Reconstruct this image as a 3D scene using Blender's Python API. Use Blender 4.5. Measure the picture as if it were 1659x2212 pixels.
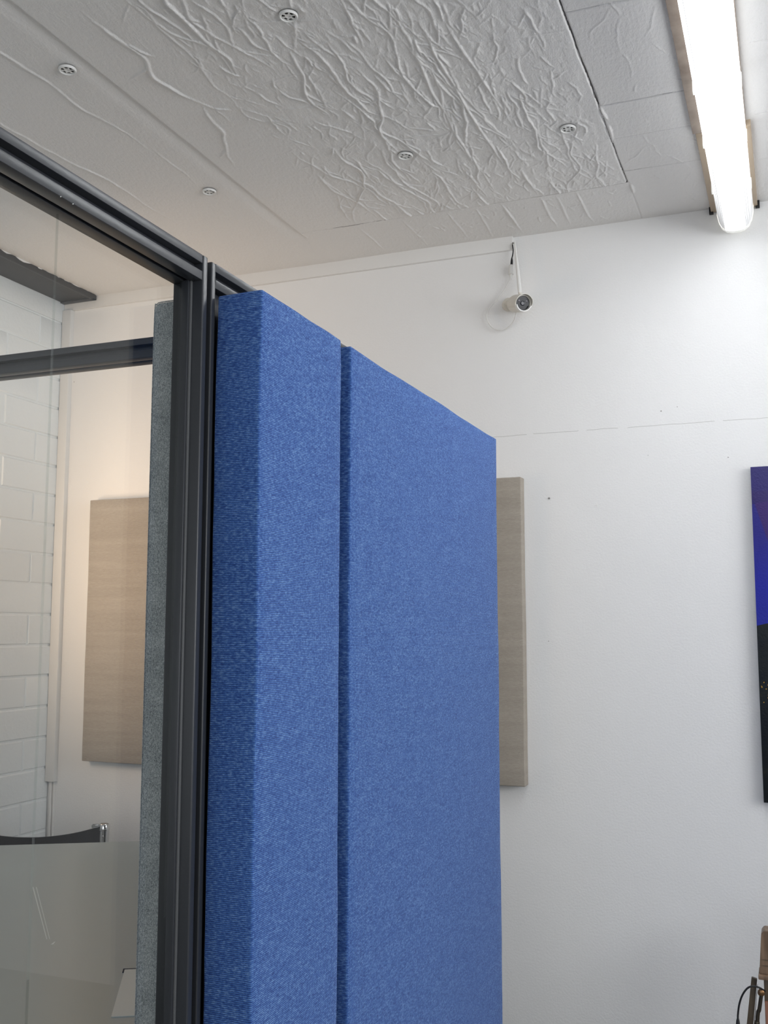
import bpy, bmesh, math, random
import numpy as np
from mathutils import Vector, Matrix

for o in list(bpy.data.objects):
    bpy.data.objects.remove(o, do_unlink=True)
sc = bpy.context.scene
COL = sc.collection
H = 1.66                      # eye height; the scene is laid out relative to the eye, then lifted by H
PI = math.pi

# ---------------------------------------------------------------- camera
cam_d = bpy.data.cameras.new('camera'); cam = bpy.data.objects.new('camera', cam_d); COL.objects.link(cam)
R = np.array([[0.92929792, 0.36932926, 0.00112682], [0.04086027, -0.10584298, 0.993543], [-0.36706377, 0.92325141, 0.11345056]])
mw = Matrix(((R[0][0], R[1][0], -R[2][0], 0), (R[0][1], R[1][1], -R[2][1], 0), (R[0][2], R[1][2], -R[2][2], H), (0, 0, 0, 1)))
cam.matrix_world = mw
cam_d.sensor_fit = 'VERTICAL'; cam_d.sensor_height = 36.0
cam_d.lens = 2214.02 / 2212.0 * 36.0
cam_d.clip_start = 0.02
sc.camera = cam

# ---------------------------------------------------------------- world, exposure, lights
w = bpy.data.worlds.new('world'); sc.world = w; w.use_nodes = True
w.node_tree.nodes['Background'].inputs[0].default_value = (0.80, 0.88, 1.0, 1)
w.node_tree.nodes['Background'].inputs[1].default_value = 0.6
sc.view_settings.view_transform = 'Standard'; sc.view_settings.look = 'None'
sc.view_settings.exposure = 0.06; sc.view_settings.gamma = 1.0
sc.view_settings.use_curve_mapping = False

TUBE = 30.0                   # brightness of the fluorescent diffusers

def area(name, loc, rot, sx, sy, power, color):
    l = bpy.data.lights.new(name, 'AREA'); l.shape = 'RECTANGLE'; l.size = sx; l.size_y = sy
    l.energy = power; l.color = color
    o = bpy.data.objects.new(name, l); COL.objects.link(o)
    o.location = (loc[0], loc[1], loc[2] + H); o.rotation_euler = rot
    return o
# warm fill light added at the unseen left opening, aimed at the back wall
dl = area('fill_left_warm', (-3.40, 2.85, 0.25), (0, 0, 0), .7, .9, 7.5, (1.0, 0.72, 0.48))
dl.rotation_euler = Vector((-.30, -.90, -.22)).to_track_quat('Z', 'Y').to_euler(); dl.data.spread = math.radians(118)
# cool fill light added behind the photographer, its source unseen
area('fill_behind_camera', (0.6, -3.9, 0.15), (PI/2, 0, 0), 4.0, 2.2, 42, (0.97, 0.985, 1.0))
# fill light added in the right wall opening, tilted up towards the ceiling
area('fill_right', (3.36, 1.3, 0.70), (0, PI/2+.30, 0), 1.5, 3.6, 112, (0.97, 0.985, 1.0))

# ---------------------------------------------------------------- helpers
def nt(m):
    m.use_nodes = True
    return m.node_tree, m.node_tree.nodes['Principled BSDF']

class G:
    """small node-graph helper"""
    def __init__(s, name, base=(.8, .8, .8), rough=.5, metal=0.0, spec=.5):
        s.m = bpy.data.materials.new(name); s.t, s.b = nt(s.m)
        s.b.inputs['Base Color'].default_value = (*base, 1)
        s.b.inputs['Roughness'].default_value = rough
        s.b.inputs['Metallic'].default_value = metal
        s.b.inputs['Specular IOR Level'].default_value = spec
        s._tc = None
    def n(s, kind, **kw):
        nd = s.t.nodes.new(kind)
        for k, v in kw.items(): setattr(nd, k, v)
        return nd
    def l(s, a, b): s.t.links.new(a, b)
    def obj(s):
        if s._tc is None: s._tc = s.n('ShaderNodeTexCoord')
        return s._tc.outputs['Object']
    def xyz(s):
        x = s.n('ShaderNodeSeparateXYZ'); s.l(s.obj(), x.inputs[0]); return x.outputs
    def math(s, op, a, b=None, c=None, clamp=False):
        nd = s.n('ShaderNodeMath', operation=op); nd.use_clamp = clamp
        for i, v in enumerate((a, b, c)):
            if v is None: continue
            if isinstance(v, (int, float)): nd.inputs[i].default_value = v
            else: s.l(v, nd.inputs[i])
        return nd.outputs[0]
    def noise(s, scale, detail=2.0, rough=.5, vec=None, stretch=None, dist=0.0):
        nd = s.n('ShaderNodeTexNoise'); nd.inputs['Scale'].default_value = scale
        nd.inputs['Detail'].default_value = detail; nd.inputs['Roughness'].default_value = rough
        nd.inputs['Distortion'].default_value = dist
        v = vec if vec is not None else s.obj()
        if stretch:
            mp = s.n('ShaderNodeMapping'); mp.inputs['Scale'].default_value = stretch
            s.l(v, mp.inputs[0]); v = mp.outputs[0]
        s.l(v, nd.inputs['Vector']); return nd.outputs[0]
    def ramp(s, fac, stops):
        r = s.n('ShaderNodeValToRGB'); e = r.color_ramp.elements
        while len(e) < len(stops): e.new(0.5)
        for el, (p, c) in zip(e, stops): el.position = p; el.color = (*c, 1) if len(c) == 3 else c
        s.l(fac, r.inputs[0]); return r.outputs[0]
    def mix(s, fac, a, b):
        nd = s.n('ShaderNodeMix', data_type='RGBA')
        for i, v in ((0, fac), (6, a), (7, b)):
            if isinstance(v, (int, float)): nd.inputs[i].default_value = v
            elif isinstance(v, tuple): nd.inputs[i].default_value = (*v, 1)
            else: s.l(v, nd.inputs[i])
        return nd.outputs[2]
    def bump(s, height, dist=.002, strength=1.0):
        nd = s.n('ShaderNodeBump'); nd.inputs['Distance'].default_value = dist
        nd.inputs['Strength'].default_value = strength
        s.l(height, nd.inputs['Height']); s.l(nd.outputs[0], s.b.inputs['Normal'])
    def color(s, c): s.l(c, s.b.inputs['Base Color'])
    def rough(s, c): s.l(c, s.b.inputs['Roughness'])

def srgb(r, g, b):
    f = lambda c: (c/255/12.92 if c/255 <= .04045 else ((c/255+.055)/1.055)**2.4)
    return (f(r), f(g), f(b))

# --- bmesh shapes
def box(bm, x0, x1, y0, y1, z0, z1, bev=0.0, seg=2):
    r = bmesh.ops.create_cube(bm, size=1.0)
    vs = r['verts']
    for v in vs:
        v.co = Vector(((x0+x1)/2 + v.co.x*(x1-x0), (y0+y1)/2 + v.co.y*(y1-y0), (z0+z1)/2 + v.co.z*(z1-z0)))
    if bev > 0:
        es = list({e for v in vs for e in v.link_edges})
        bmesh.ops.bevel(bm, geom=es, offset=bev, segments=seg, profile=.5, affect='EDGES')

def hexa(bm, pts):
    """eight corners: bottom loop of 4 then top loop of 4"""
    v = [bm.verts.new(p) for p in pts]
    for f in ((0,3,2,1),(4,5,6,7),(0,1,5,4),(1,2,6,5),(2,3,7,6),(3,0,4,7)):
        bm.faces.new([v[i] for i in f])

def frame_of(d):
    d = Vector(d).normalized()
    a = Vector((0,0,1)) if abs(d.z) < .9 else Vector((1,0,0))
    u = d.cross(a).normalized(); v = d.cross(u).normalized()
    return d, u, v

def lathe(bm, p0, axis, profile, n=32, close=True):
    """profile: (distance along axis, radius)"""
    p0 = Vector(p0); d, u, v = frame_of(axis)
    rings = []
    for t, r in profile:
        c = p0 + d*t
        if r < 1e-7: rings.append([bm.verts.new(c)])
        else: rings.append([bm.verts.new(c + (u*math.cos(2*PI*i/n) + v*math.sin(2*PI*i/n))*r) for i in range(n)])
    for a, b in zip(rings, rings[1:]):
        for i in range(n):
            j = (i+1) % n
            if len(a) == 1 and len(b) == 1: continue
            if len(a) == 1: bm.faces.new((a[0], b[i], b[j]))
            elif len(b) == 1: bm.faces.new((a[i], b[0], a[j]))
            else: bm.faces.new((a[i], b[i], b[j], a[j]))
    if close:
        for rg, in ((rings[0],), (rings[-1],)):
            if len(rg) > 1: bm.faces.new(rg)

def tube(bm, pts, r, n=12, steps=8):
    """smooth tube through points (Catmull-Rom); r number or list"""
    P = [Vector(p) for p in pts]
    rs = [r]*len(P) if isinstance(r, (int, float)) else list(r)
    C, Rr = [], []
    for i in range(len(P)-1):
        p0 = P[max(i-1, 0)]; p1 = P[i]; p2 = P[i+1]; p3 = P[min(i+2, len(P)-1)]
        for k in range(steps):
            t = k/steps
            C.append(.5*((2*p1) + (p2-p0)*t + (2*p0-5*p1+4*p2-p3)*t*t + (3*p1-p0-3*p2+p3)*t**3))
            Rr.append(rs[i]*(1-t)+rs[i+1]*t)
    C.append(P[-1]); Rr.append(rs[-1])
    prev = None; u = None
    for i, c in enumerate(C):
        d = (C[min(i+1, len(C)-1)] - C[max(i-1, 0)]).normalized()
        if u is None: _, u, v = frame_of(d)
        else:
            u = (u - d*u.dot(d)).normalized(); v = d.cross(u).normalized()
        ring = [bm.verts.new(c + (u*math.cos(2*PI*k/n) + v*math.sin(2*PI*k/n))*Rr[i]) for k in range(n)]
        if prev:
            for k in range(n):
                j = (k+1) % n
                bm.faces.new((prev[k], prev[j], ring[j], ring[k]))
        else: bm.faces.new(ring[::-1])
        prev = ring
    bm.faces.new(prev)

def soft_box(bm, x0, x1, y0, y1, z0, z1, r, nx, ny, nz, wob=0.0, seed=0, bulge=0.0):
    """upholstered box: rounded edges, slightly uneven surface"""
    rnd = random.Random(seed); ph = [rnd.uniform(0, 6.28) for _ in range(12)]
    cx, cy, cz = (x0+x1)/2, (y0+y1)/2, (z0+z1)/2
    hx, hy, hz = (x1-x0)/2, (y1-y0)/2, (z1-z0)/2
    def cuts(h, n):
        a = [-h, -h+r*.35, -h+r] + [(-h+r) + (2*h-2*r)*i/n for i in range(1, n)] + [h-r, h-r*.35, h]
        return a
    X, Y, Z = cuts(hx, nx), cuts(hy, ny), cuts(hz, nz)
    cache = {}
    def vert(a, b, c):
        k = (round(a, 6), round(b, 6), round(c, 6))
        if k in cache: return cache[k]
        q = Vector((max(-hx+r, min(hx-r, a)), max(-hy+r, min(hy-r, b)), max(-hz+r, min(hz-r, c))))
        d = Vector((a, b, c)) - q
        p = q + d.normalized()*r if d.length > 1e-9 else Vector((a, b, c))
        f = lambda s, o: math.sin(s*9+ph[o]) + .6*math.sin(s*21+ph[o+1]) + .4*math.sin(s*43+ph[o+2])
        p.z += wob*(f(b+a*.7, 0)) * (abs(c)/hz)**6
        p.y += wob*(f(c, 3)) * (abs(b)/hy)**6
        p.x += wob*.7*(f(c*.8+b, 6)) * (abs(a)/hx)**2
        if bulge:
            p.x += bulge*(a/hx)*(1-(b/hy)**2)*(1-(c/hz)**4)
        v = bm.verts.new((p.x+cx, p.y+cy, p.z+cz)); cache[k] = v; return v
    def grid(A, B, fn):
        for i in range(len(A)-1):
            for j in range(len(B)-1):
                vs = [fn(A[i], B[j]), fn(A[i+1], B[j]), fn(A[i+1], B[j+1]), fn(A[i], B[j+1])]
                try: bm.faces.new(vs)
                except ValueError: pass
    for s in (-1, 1):
        grid(Y, Z, lambda b, c: vert(s*hx, b, c))
        grid(X, Z, lambda a, c: vert(a, s*hy, c))
        grid(X, Y, lambda a, b: vert(a, b, s*hz))

# --- objects
def base_of(o):
    while o.parent: o = o.parent
    return Vector(o['_b']) if '_b' in o else Vector((0, 0, 0))
BASES = {}
def thing(name, label, cat, base, group=None):
    o = bpy.data.objects.new(name, None); COL.objects.link(o)
    o.empty_display_size = .05
    o.location = (base[0], base[1], base[2]+H); BASES[o.name] = Vector(base)
    o['label'] = label; o['category'] = cat
    if group: o['group'] = group
    return o
def obj(name, bm, mat, parent=None, base=None, smooth=40, label=None):
    bmesh.ops.recalc_face_normals(bm, faces=bm.faces[:])
    if parent is None:
        if base is None:
            xs = [v.co for v in bm.verts]
            base = ((min(v.x for v in xs)+max(v.x for v in xs))/2, (min(v.y for v in xs)+max(v.y for v in xs))/2, min(v.z for v in xs))
        b = Vector(base)
    else: b = BASES[parent.name]
    for v in bm.verts: v.co -= b
    me = bpy.data.meshes.new(name); bm.to_mesh(me); bm.free()
    if smooth:
        for p in me.polygons: p.use_smooth = True
        me.set_sharp_from_angle(angle=math.radians(smooth))
    me.materials.append(mat)
    o = bpy.data.objects.new(name, me); COL.objects.link(o)
    BASES[o.name] = b
    if parent is None: o.location = (b.x, b.y, b.z+H)
    else: o.parent = parent
    if label: o['label'] = label
    return o
def tag(o, label, cat, group=None):
    o['label'] = label; o['category'] = cat
    if group: o['group'] = group
    return o
def struct(name, bm, mat, base=(0, 0, 0), label=None, cat=None, smooth=40):
    o = obj(name, bm, mat, None, base, smooth); o['kind'] = 'structure'
    if label: o['label'] = label
    if cat: o['category'] = cat
    return o
def B(): return bmesh.new()

# ---------------------------------------------------------------- materials
def m_paint(name, col, sc1=90, d=.0006, rough=.55):
    g = G(name, col, rough, spec=.35)
    a = g.noise(sc1, 4, .6); b = g.noise(7, 2, .5)
    h = g.math('ADD', a, g.math('MULTIPLY', b, 2.0))
    g.bump(h, d); return g
def m_wall_back():
    g = m_paint('white_wall_paint', (0.87, 0.868, 0.86), 120, .0009, .5)
    x = g.xyz()
    wob = g.math('MULTIPLY', g.math('SUBTRACT', g.noise(6, 3), .5), .012)
    dz = g.math('ABSOLUTE', g.math('SUBTRACT', g.math('ADD', x[2], wob), 0.820))
    crack = g.math('LESS_THAN', dz, 0.0011)
    crack = g.math('MULTIPLY', crack, g.math('GREATER_THAN', x[0], -1.2))
    crack = g.math('MULTIPLY', crack, g.math('GREATER_THAN', g.noise(9, 3, .6), .40))
    col = g.mix(g.math('MULTIPLY', crack, .45), (0.87, 0.868, 0.86), (0.30, 0.29, 0.27))
    # small marks and plugged holes left in the plaster
    mk = None
    for (px, pz, r) in ((-.213, .6725, .0024), (-.4638, .8775, .003), (-.9405, -.0488, .002), (-3.383, 1.2588, .0025), (-.52, .70, .0015), (-.40, .89, .0018)):
        d2 = g.math('ADD', g.math('POWER', g.math('SUBTRACT', x[0], px), 2), g.math('POWER', g.math('SUBTRACT', x[2], pz), 2))
        c = g.math('LESS_THAN', d2, r*r)
        mk = c if mk is None else g.math('MAXIMUM', mk, c)
    col = g.mix(g.math('MULTIPLY', mk, .7), col, (0.22, 0.2, 0.18))
    g.color(col); return g.m
M_wall = m_wall_back()
M_brick = m_paint('painted_block', (0.83, 0.86, 0.865), 60, .0016, .5).m
M_trim = m_paint('white_trim_paint', (0.80, 0.79, 0.77), 60, .0004, .4).m
def m_ceiling():
    g = G('wrinkled_ceiling_lining', (0.83, 0.815, 0.795), .40, spec=.4)
    a = g.noise(55, 4, .65, stretch=(1.6, .8, 1)); b = g.noise(260, 3, .6)
    g.bump(g.math('ADD', g.math('MULTIPLY', a, 1.0), g.math('MULTIPLY', b, .25)), .0028)
    # open joints between the lining panels
    x = g.xyz()
    wob = g.math('ADD', g.math('MULTIPLY', g.math('SUBTRACT', g.noise(9, 2), .5), .010), g.math('MULTIPLY', g.math('SUBTRACT', g.noise(70, 2), .5), .003))
    brk = g.noise(28, 3, .6)
    def line(ax, pos, wid, lo, hi, thr):
        d = g.math('ABSOLUTE', g.math('SUBTRACT', g.math('ADD', x[ax], wob), pos))
        k = g.math('LESS_THAN', d, wid); o = 1-ax
        k = g.math('MULTIPLY', k, g.math('GREATER_THAN', x[o], lo)); k = g.math('MULTIPLY', k, g.math('LESS_THAN', x[o], hi))
        return g.math('MULTIPLY', k, g.math('GREATER_THAN', brk, thr))
    ls = [(line(0, -.522, .0017, 1.0, 3.20, .30), .9), (line(0, -.522, .0016, 3.20, 3.822, .40), .75), (line(1, 3.822, .0020, -1.05, -.522, .25), .9),
          (line(1, 3.822, .0013, -1.90, -1.05, .38), .6), (line(1, 3.206, .0013, -.52, -.24, .36), .5), (line(1, 3.724, .0012, -.52, -.24, .42), .3), (line(0, -1.912, .0011, 2.55, 2.72, .3), .5)]
    m = None
    for k, s in ls:
        k = g.math('MULTIPLY', k, s); m = k if m is None else g.math('MAXIMUM', m, k)
    g.color(g.mix(m, (0.83, 0.815, 0.795), (0.07, 0.06, 0.055)))
    return g.m
M_ceil = m_ceiling()
def m_floor():
    g = G('grey_carpet', (0.16, 0.155, 0.15), .95)
    g.color(g.ramp(g.noise(150, 3), [(.3, (.12, .118, .113)), (.7, (.20, .197, .19))])); return g.m
M_floor = m_floor()
def m_metal(name, col, rough):
    g = G(name, col, rough, 0.0, .5)
    g.bump(g.noise(900, 2), .00008)
    return g.m
M_frame = m_metal('anthracite_powder_coat', (0.032, 0.035, 0.041), .33)
M_gasket = G('black_rubber', (0.006, 0.006, 0.007), .6).m
M_beam = m_paint('charcoal_beam_paint', (0.050, 0.051, 0.052), 80, .0006, .5).m
def m_glass(name, tint, ior=1.5):
    m = bpy.data.materials.new(name); m.use_nodes = True; t = m.node_tree; t.nodes.clear()
    o = t.nodes.new('ShaderNodeOutputMaterial'); mx = t.nodes.new('ShaderNodeMixShader')
    tr = t.nodes.new('ShaderNodeBsdfTransparent'); tr.inputs[0].default_value = (*tint, 1)
    gl = t.nodes.new('ShaderNodeBsdfGlossy'); gl.inputs['Roughness'].default_value = .0
    lw = t.nodes.new('ShaderNodeLayerWeight'); lw.inputs[0].default_value = .5      # Schlick curve from the facing angle
    pw = t.nodes.new('ShaderNodeMath'); pw.operation = 'POWER'; pw.inputs[1].default_value = 5.0
    ma = t.nodes.new('ShaderNodeMath'); ma.operation = 'MULTIPLY_ADD'; ma.inputs[1].default_value = 1-ior; ma.inputs[2].default_value = ior
    t.links.new(lw.outputs['Facing'], pw.inputs[0]); t.links.new(pw.outputs[0], ma.inputs[0]); t.links.new(ma.outputs[0], mx.inputs[0]); t.links.new(tr.outputs[0], mx.inputs[1]); t.links.new(gl.outputs[0], mx.inputs[2])
    t.links.new(mx.outputs[0], o.inputs[0]); return m
M_glass = m_glass('clear_glass', (0.985, 0.99, 0.985), .022)
M_joint = m_glass('glass_joint', (0.95, 0.96, 0.955), .06)
def m_blue():
    g = G('blue_woven_fabric', (.05, .12, .3), .85, spec=.2)
    x = g.xyz()
    nz = g.math('MULTIPLY', g.math('SUBTRACT', g.noise(11, 2), .5), .004)
    nz2 = g.math('MULTIPLY', g.math('SUBTRACT', g.noise(40, 2), .5), .0010)
    u = g.math('ADD', x[0], x[1]); v = g.math('ADD', g.math('ADD', x[2], nz), nz2)
    cu = g.math('COSINE', g.math('MULTIPLY', u, 2*PI/.0029)); cv = g.math('COSINE', g.math('MULTIPLY', v, 2*PI/.0033))
    hu = g.math('MULTIPLY_ADD', cu, .5, .5); hv = g.math('MULTIPLY_ADD', cv, .5, .5)
    hole = g.math('MULTIPLY', g.math('POWER', hv, 1.0), g.math('MULTIPLY_ADD', hu, .78, .22))
    thread = g.math('SUBTRACT', 1.0, hole)
    mel = g.noise(1.0, 3, .65, stretch=(120, 120, 330))
    mel2 = g.noise(18, 3, .6, stretch=(1, 1, 2.5))
    mm = g.math('ADD', g.math('MULTIPLY', mel, .88), g.math('MULTIPLY', mel2, .12))
    yarn = g.ramp(mm, [(.30, srgb(34, 70, 140)), (.5, srgb(72, 117, 190)), (.68, srgb(126, 168, 224))])
    col = g.mix(g.math('POWER', hole, .85), yarn, srgb(6, 20, 76))
    g.color(col)
    g.bump(thread, .0009, .8)
    g.b.inputs['Sheen Weight'].default_value = .15
    return g.m
M_blue = m_blue()
def m_grey():
    g = G('grey_marl_fabric', (.1, .1, .1), .9, spec=.2)
    a = g.noise(620, 2, .6); b = g.noise(1.0, 2, .5, stretch=(500, 500, 160)); c = g.noise(25, 3)
    mm = g.math('ADD', g.math('MULTIPLY', a, .55), g.math('ADD', g.math('MULTIPLY', b, .3), g.math('MULTIPLY', c, .15)))
    g.color(g.ramp(mm, [(.33, srgb(92, 98, 101)), (.5, srgb(164, 171, 173)), (.66, srgb(220, 224, 225))]))
    g.bump(a, .0006); return g.m
M_grey = m_grey()
def m_beige():
    g = G('taupe_linen', (.3, .27, .23), .9, spec=.2)
    a = g.noise(1.0, 3, .6, stretch=(60, 60, 700)); b = g.noise(700, 2); c = g.noise(1.0, 2, .5, stretch=(2, 2, 30))
    mm = g.math('ADD', g.math('MULTIPLY', a, .45), g.math('ADD', g.math('MULTIPLY', b, .3), g.math('MULTIPLY', c, .25)))
    g.color(g.ramp(mm, [(.32, srgb(150, 142, 131)), (.5, srgb(167, 159, 148)), (.68, srgb(184, 176, 165))]))
    g.bump(a, .0005); return g.m
M_beige = m_beige()
M_table = G('smoked_satin_glass', (0.34, 0.385, 0.37), .28, spec=.9).m
M_lid = G('pale_anodised_metal', (0.62, 0.66, 0.65), .35, .3).m
M_reflection = G('pale_reflection', (.74, .78, .76), .4).m  # pale colour painting a reflected light on the table
M_chrome = G('chrome', (.62, .62, .62), .08, 1.0).m
M_leather = G('black_leather', (.012, .012, .014), .42)
M_leather.bump(M_leather.noise(500, 3), .0003); M_leather = M_leather.m
M_white = G('white_plastic', (.82, .815, .79), .35).m
M_cream = G('cream_plastic', (.74, .71, .64), .38).m
M_slot = G('dark_void', (.035, .03, .027), .8).m
M_black = G('gloss_black_plastic', (.006, .006, .008), .25, spec=.25).m
M_bcable = G('black_cable_rubber', (.012, .012, .014), .4).m
M_lens = G('dark_glass_lens', (.02, .02, .03), .15, spec=.4).m
M_led = G('infrared_led_bead', (.16, .15, .17), .15, spec=.8).m
M_screw = G('grey_steel_screw', (.25, .24, .23), .4, .8).m
def m_gear():
    g = G('aged_brown_gear_tray', (.30, .25, .21), .5)
    g.color(g.ramp(g.noise(9, 4, .6), [(.3, srgb(128, 112, 100)), (.7, srgb(165, 150, 136))])); return g.m
M_gear = m_gear()
M_gear2 = G('tan_gear_tray', srgb(178, 160, 138), .5).m
def m_diffuser():
    g = G('lit_prismatic_diffuser', (.9, .9, .9), .3)
    x = g.xyz()
    ax = g.math('ABSOLUTE', x[0])
    core = g.math('SUBTRACT', 1.0, g.math('DIVIDE', g.math('SUBTRACT', ax, .034, clamp=True), .008), clamp=True)
    flank = g.math('MULTIPLY', g.math('LESS_THAN', ax, .0585), .030)
    rib = g.math('GREATER_THAN', g.math('COSINE', g.math('MULTIPLY', ax, 2*PI/.0068)), .62)
    rib = g.math('MULTIPLY', rib, g.math('GREATER_THAN', ax, .036)); rib = g.math('MULTIPLY', rib, g.math('LESS_THAN', ax, .058))
    e = g.math('MULTIPLY', g.math('ADD', g.math('MAXIMUM', core, flank), .075), g.math('MULTIPLY_ADD', rib, -.90, 1.0))
    e = g.math('MULTIPLY', e, g.math('MULTIPLY_ADD', g.math('POWER', g.math('DIVIDE', g.math('SUBTRACT', 1.20, g.math('ABSOLUTE', x[1])), .80, clamp=True), 1.5), .965, .035))   # the tubes end short of the caps
    g.b.inputs['Emission Color'].default_value = (0.955, 0.98, 1.0, 1)
    g.l(g.math('MULTIPLY', e, TUBE), g.b.inputs['Emission Strength'])
    return g.m
M_diff = m_diffuser()
M_cap = G('clear_end_plastic', (.86, .86, .82), .3)
M_cap.b.inputs['Emission Color'].default_value = (1, 1, .96, 1); M_cap.b.inputs['Emission Strength'].default_value = .30; M_cap = M_cap.m
def m_wood(name, a, b):
    g = G(name, a, .45)
    g.color(g.ramp(g.noise(1.0, 4, .6, stretch=(45, 45, 6)), [(.3, a), (.7, b)])); return g.m
M_wood = m_wood('weathered_brown_wood', srgb(98, 78, 60), srgb(150, 124, 100))
M_wood2 = m_wood('dark_olive_wood', srgb(66, 56, 44), srgb(112, 98, 80))
M_wood3 = m_wood('reddish_wood', srgb(110, 68, 48), srgb(176, 124, 98))
M_brass = G('tarnished_brass', (.30, .17, .08), .35, .9).m
M_rod = G('dark_bronze_rod', (.09, .075, .055), .35, .8).m
def m_art():
    g = G('painted_canvas', (.05, .05, .2), .35)
    x = g.xyz()           # x from canvas centre, z from its bottom edge
    zz = x[2]; xx = x[0]
    brush = g.math('MULTIPLY', g.math('SUBTRACT', g.noise(1.0, 4, .6, stretch=(4, 4, 40)), .5), 1.0)
    z2 = g.math('ADD', zz, g.math('MULTIPLY', brush, .08))
    sky = g.ramp(z2, [(.58, srgb(34, 42, 152)), (.80, srgb(30, 36, 158)), (1.0, srgb(34, 34, 130))])
    t = g.math('SUBTRACT', g.math('MULTIPLY_ADD', xx, -4.2, -.73), g.math('SUBTRACT', zz, .0))
    wedge = g.math('MULTIPLY', g.math('GREATER_THAN', g.math('ADD', zz, g.math('MULTIPLY', xx, 3.4)), -.345), g.math('LESS_THAN', zz, 1.17))
    col = g.mix(g.math('MULTIPLY', wedge, .75), sky, srgb(62, 32, 100))
    top = g.math('GREATER_THAN', z2, 1.13)
    col = g.mix(g.math('MULTIPLY', top, .8), col, srgb(40, 32, 100))
    land = g.math('LESS_THAN', g.math('ADD', zz, g.math('MULTIPLY', g.math('ADD', xx, .44), -.25)), .655)
    dk = g.ramp(g.noise(14, 4, .6), [(.35, srgb(14, 18, 22)), (.62, srgb(26, 30, 26)), (.72, srgb(66, 54, 30))])
    col = g.mix(land, col, dk)
    vor = g.n('ShaderNodeTexVoronoi'); vor.inputs['Scale'].default_value = 75; g.l(g.obj(), vor.inputs['Vector'])
    dots = g.math('LESS_THAN', vor.outputs['Distance'], .22)
    dots = g.math('MULTIPLY', dots, g.math('GREATER_THAN', g.noise(11, 3), .50)); dots = g.math('MULTIPLY', dots, g.math('LESS_THAN', zz, .60))
    dots = g.math('MULTIPLY', dots, g.math('GREATER_THAN', zz, .36))
    col = g.mix(dots, col, srgb(190, 146, 62))
    g.color(col); g.bump(g.noise(160, 4, .6), .0012); return g.m
M_art = m_art()
M_artedge = G('painted_canvas_edge', srgb(22, 24, 48), .6).m

# ---------------------------------------------------------------- room shell
D, CZ, XL, XR, YB, FL = 4.2, 1.697, -3.45, 3.2, -4.2, -H
b = B(); box(b, XL-.3, XR+.2, YB-.2, D+.2, FL-.1, FL); struct('floor', b, M_floor)
b = B(); box(b, XL-.3, XR+.2, D, D+.18, FL, CZ+.15); struct('wall_back', b, M_wall)
b = B()
for y0, y1, z0, z1 in ((YB, -.5, FL, CZ+.15), (3.1, D, FL, CZ+.15), (-.5, 3.1, FL, -.05), (-.5, 3.1, 1.45, CZ+.15)):
    box(b, XR, XR+.18, y0, y1, z0, z1)
struct('wall_right', b, M_wall)
b = B()
for y0, y1, z0, z1 in ((-.5, 3.1, -.05, 0), (-.5, 3.1, 1.40, 1.45), (-.5, -.45, -.05, 1.45), (3.05, 3.1, -.05, 1.45), (.68, .73, -.05, 1.45), (1.87, 1.92, -.05, 1.45)):
    box(b, XR+.06, XR+.11, y0, y1, z0, z1, .004)
struct('added_window_2', b, M_trim)  # added frame for the right fill light, never in view
# front wall behind the camera with an unseen wide opening
b = B()
for q in ((XL, -1.5, FL, CZ+.15), (2.7, XR, FL, CZ+.15), (-1.5, 2.7, 1.35, CZ+.15), (-1.5, 2.7, FL, -1.05)):
    box(b, q[0], q[1], YB-.15, YB, q[2], q[3])
struct('wall_front', b, M_wall)
# left wall: backing with an added, unseen window opening, faced with painted blocks
WY0, WY1, WZ0, WZ1 = 2.20, 3.50, -.20, 1.00
b = B()
for y0, y1, z0, z1 in ((YB, WY0, FL, CZ+.15), (WY1, D, FL, CZ+.15), (WY0, WY1, FL, WZ0), (WY0, WY1, WZ1, CZ+.15)):
    box(b, XL-.2, XL-.006, y0, y1, z0, z1)
rnd = random.Random(4)
zc = [1.567-.1497*k for k in range(0, 21)]
for k in range(len(zc)):
    zt = zc[k]; zb = max(zt-.1497, FL)
    odd = (k % 2 == 0)
    y = D
    first = True
    while y > YB+.1:
        L = (.192 if odd else .413) if first else .446
        first = False
        ya, yb_ = max(y-L, YB), y; y -= L
        if yb_ > WY0-.02 and ya < WY1+.02 and zt > WZ0-.02 and zb < WZ1+.02: continue
        o1 = rnd.uniform(-.0012, .0012); j = .0035
        p = XL + o1
        c = [(ya+j, zb+j), (yb_-j, zb+j), (yb_-j, zt-j), (ya+j, zt-j)]
        e = .005
        vo = [b.verts.new((XL-.0062, yy, zz)) for yy, zz in c]
        ins = [(c[0][0]+e, c[0][1]+e), (c[1][0]-e, c[1][1]+e), (c[2][0]-e, c[2][1]-e*1.2), (c[3][0]+e, c[3][1]-e*1.2)]
        vi = [b.verts.new((p-.0003+rnd.uniform(-.0008, .0008), yy, zz)) for yy, zz in ins]
        b.faces.new(vi)
        for i in range(4): b.faces.new((vo[i], vo[(i+1) % 4], vi[(i+1) % 4], vi[i]))
# smooth rendered band above the top course
box(b, XL-.006, XL+.001, YB, D, 1.571, CZ, .002)
struct('wall_left', b, M_brick)
# added window frame around the warm left fill light, outside the picture
b = B()
for y0, y1, z0, z1 in ((WY0, WY1, WZ0, WZ0+.05), (WY0, WY1, WZ1-.05, WZ1), (WY0, WY0+.05, WZ0, WZ1), (WY1-.05, WY1, WZ0, WZ1), ((WY0+WY1)/2-.025, (WY0+WY1)/2+.025, WZ0, WZ1)):
    box(b, XL-.16, XL-.10, y0, y1, z0, z1, .004)
struct('added_window_1', b, M_trim)

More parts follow.
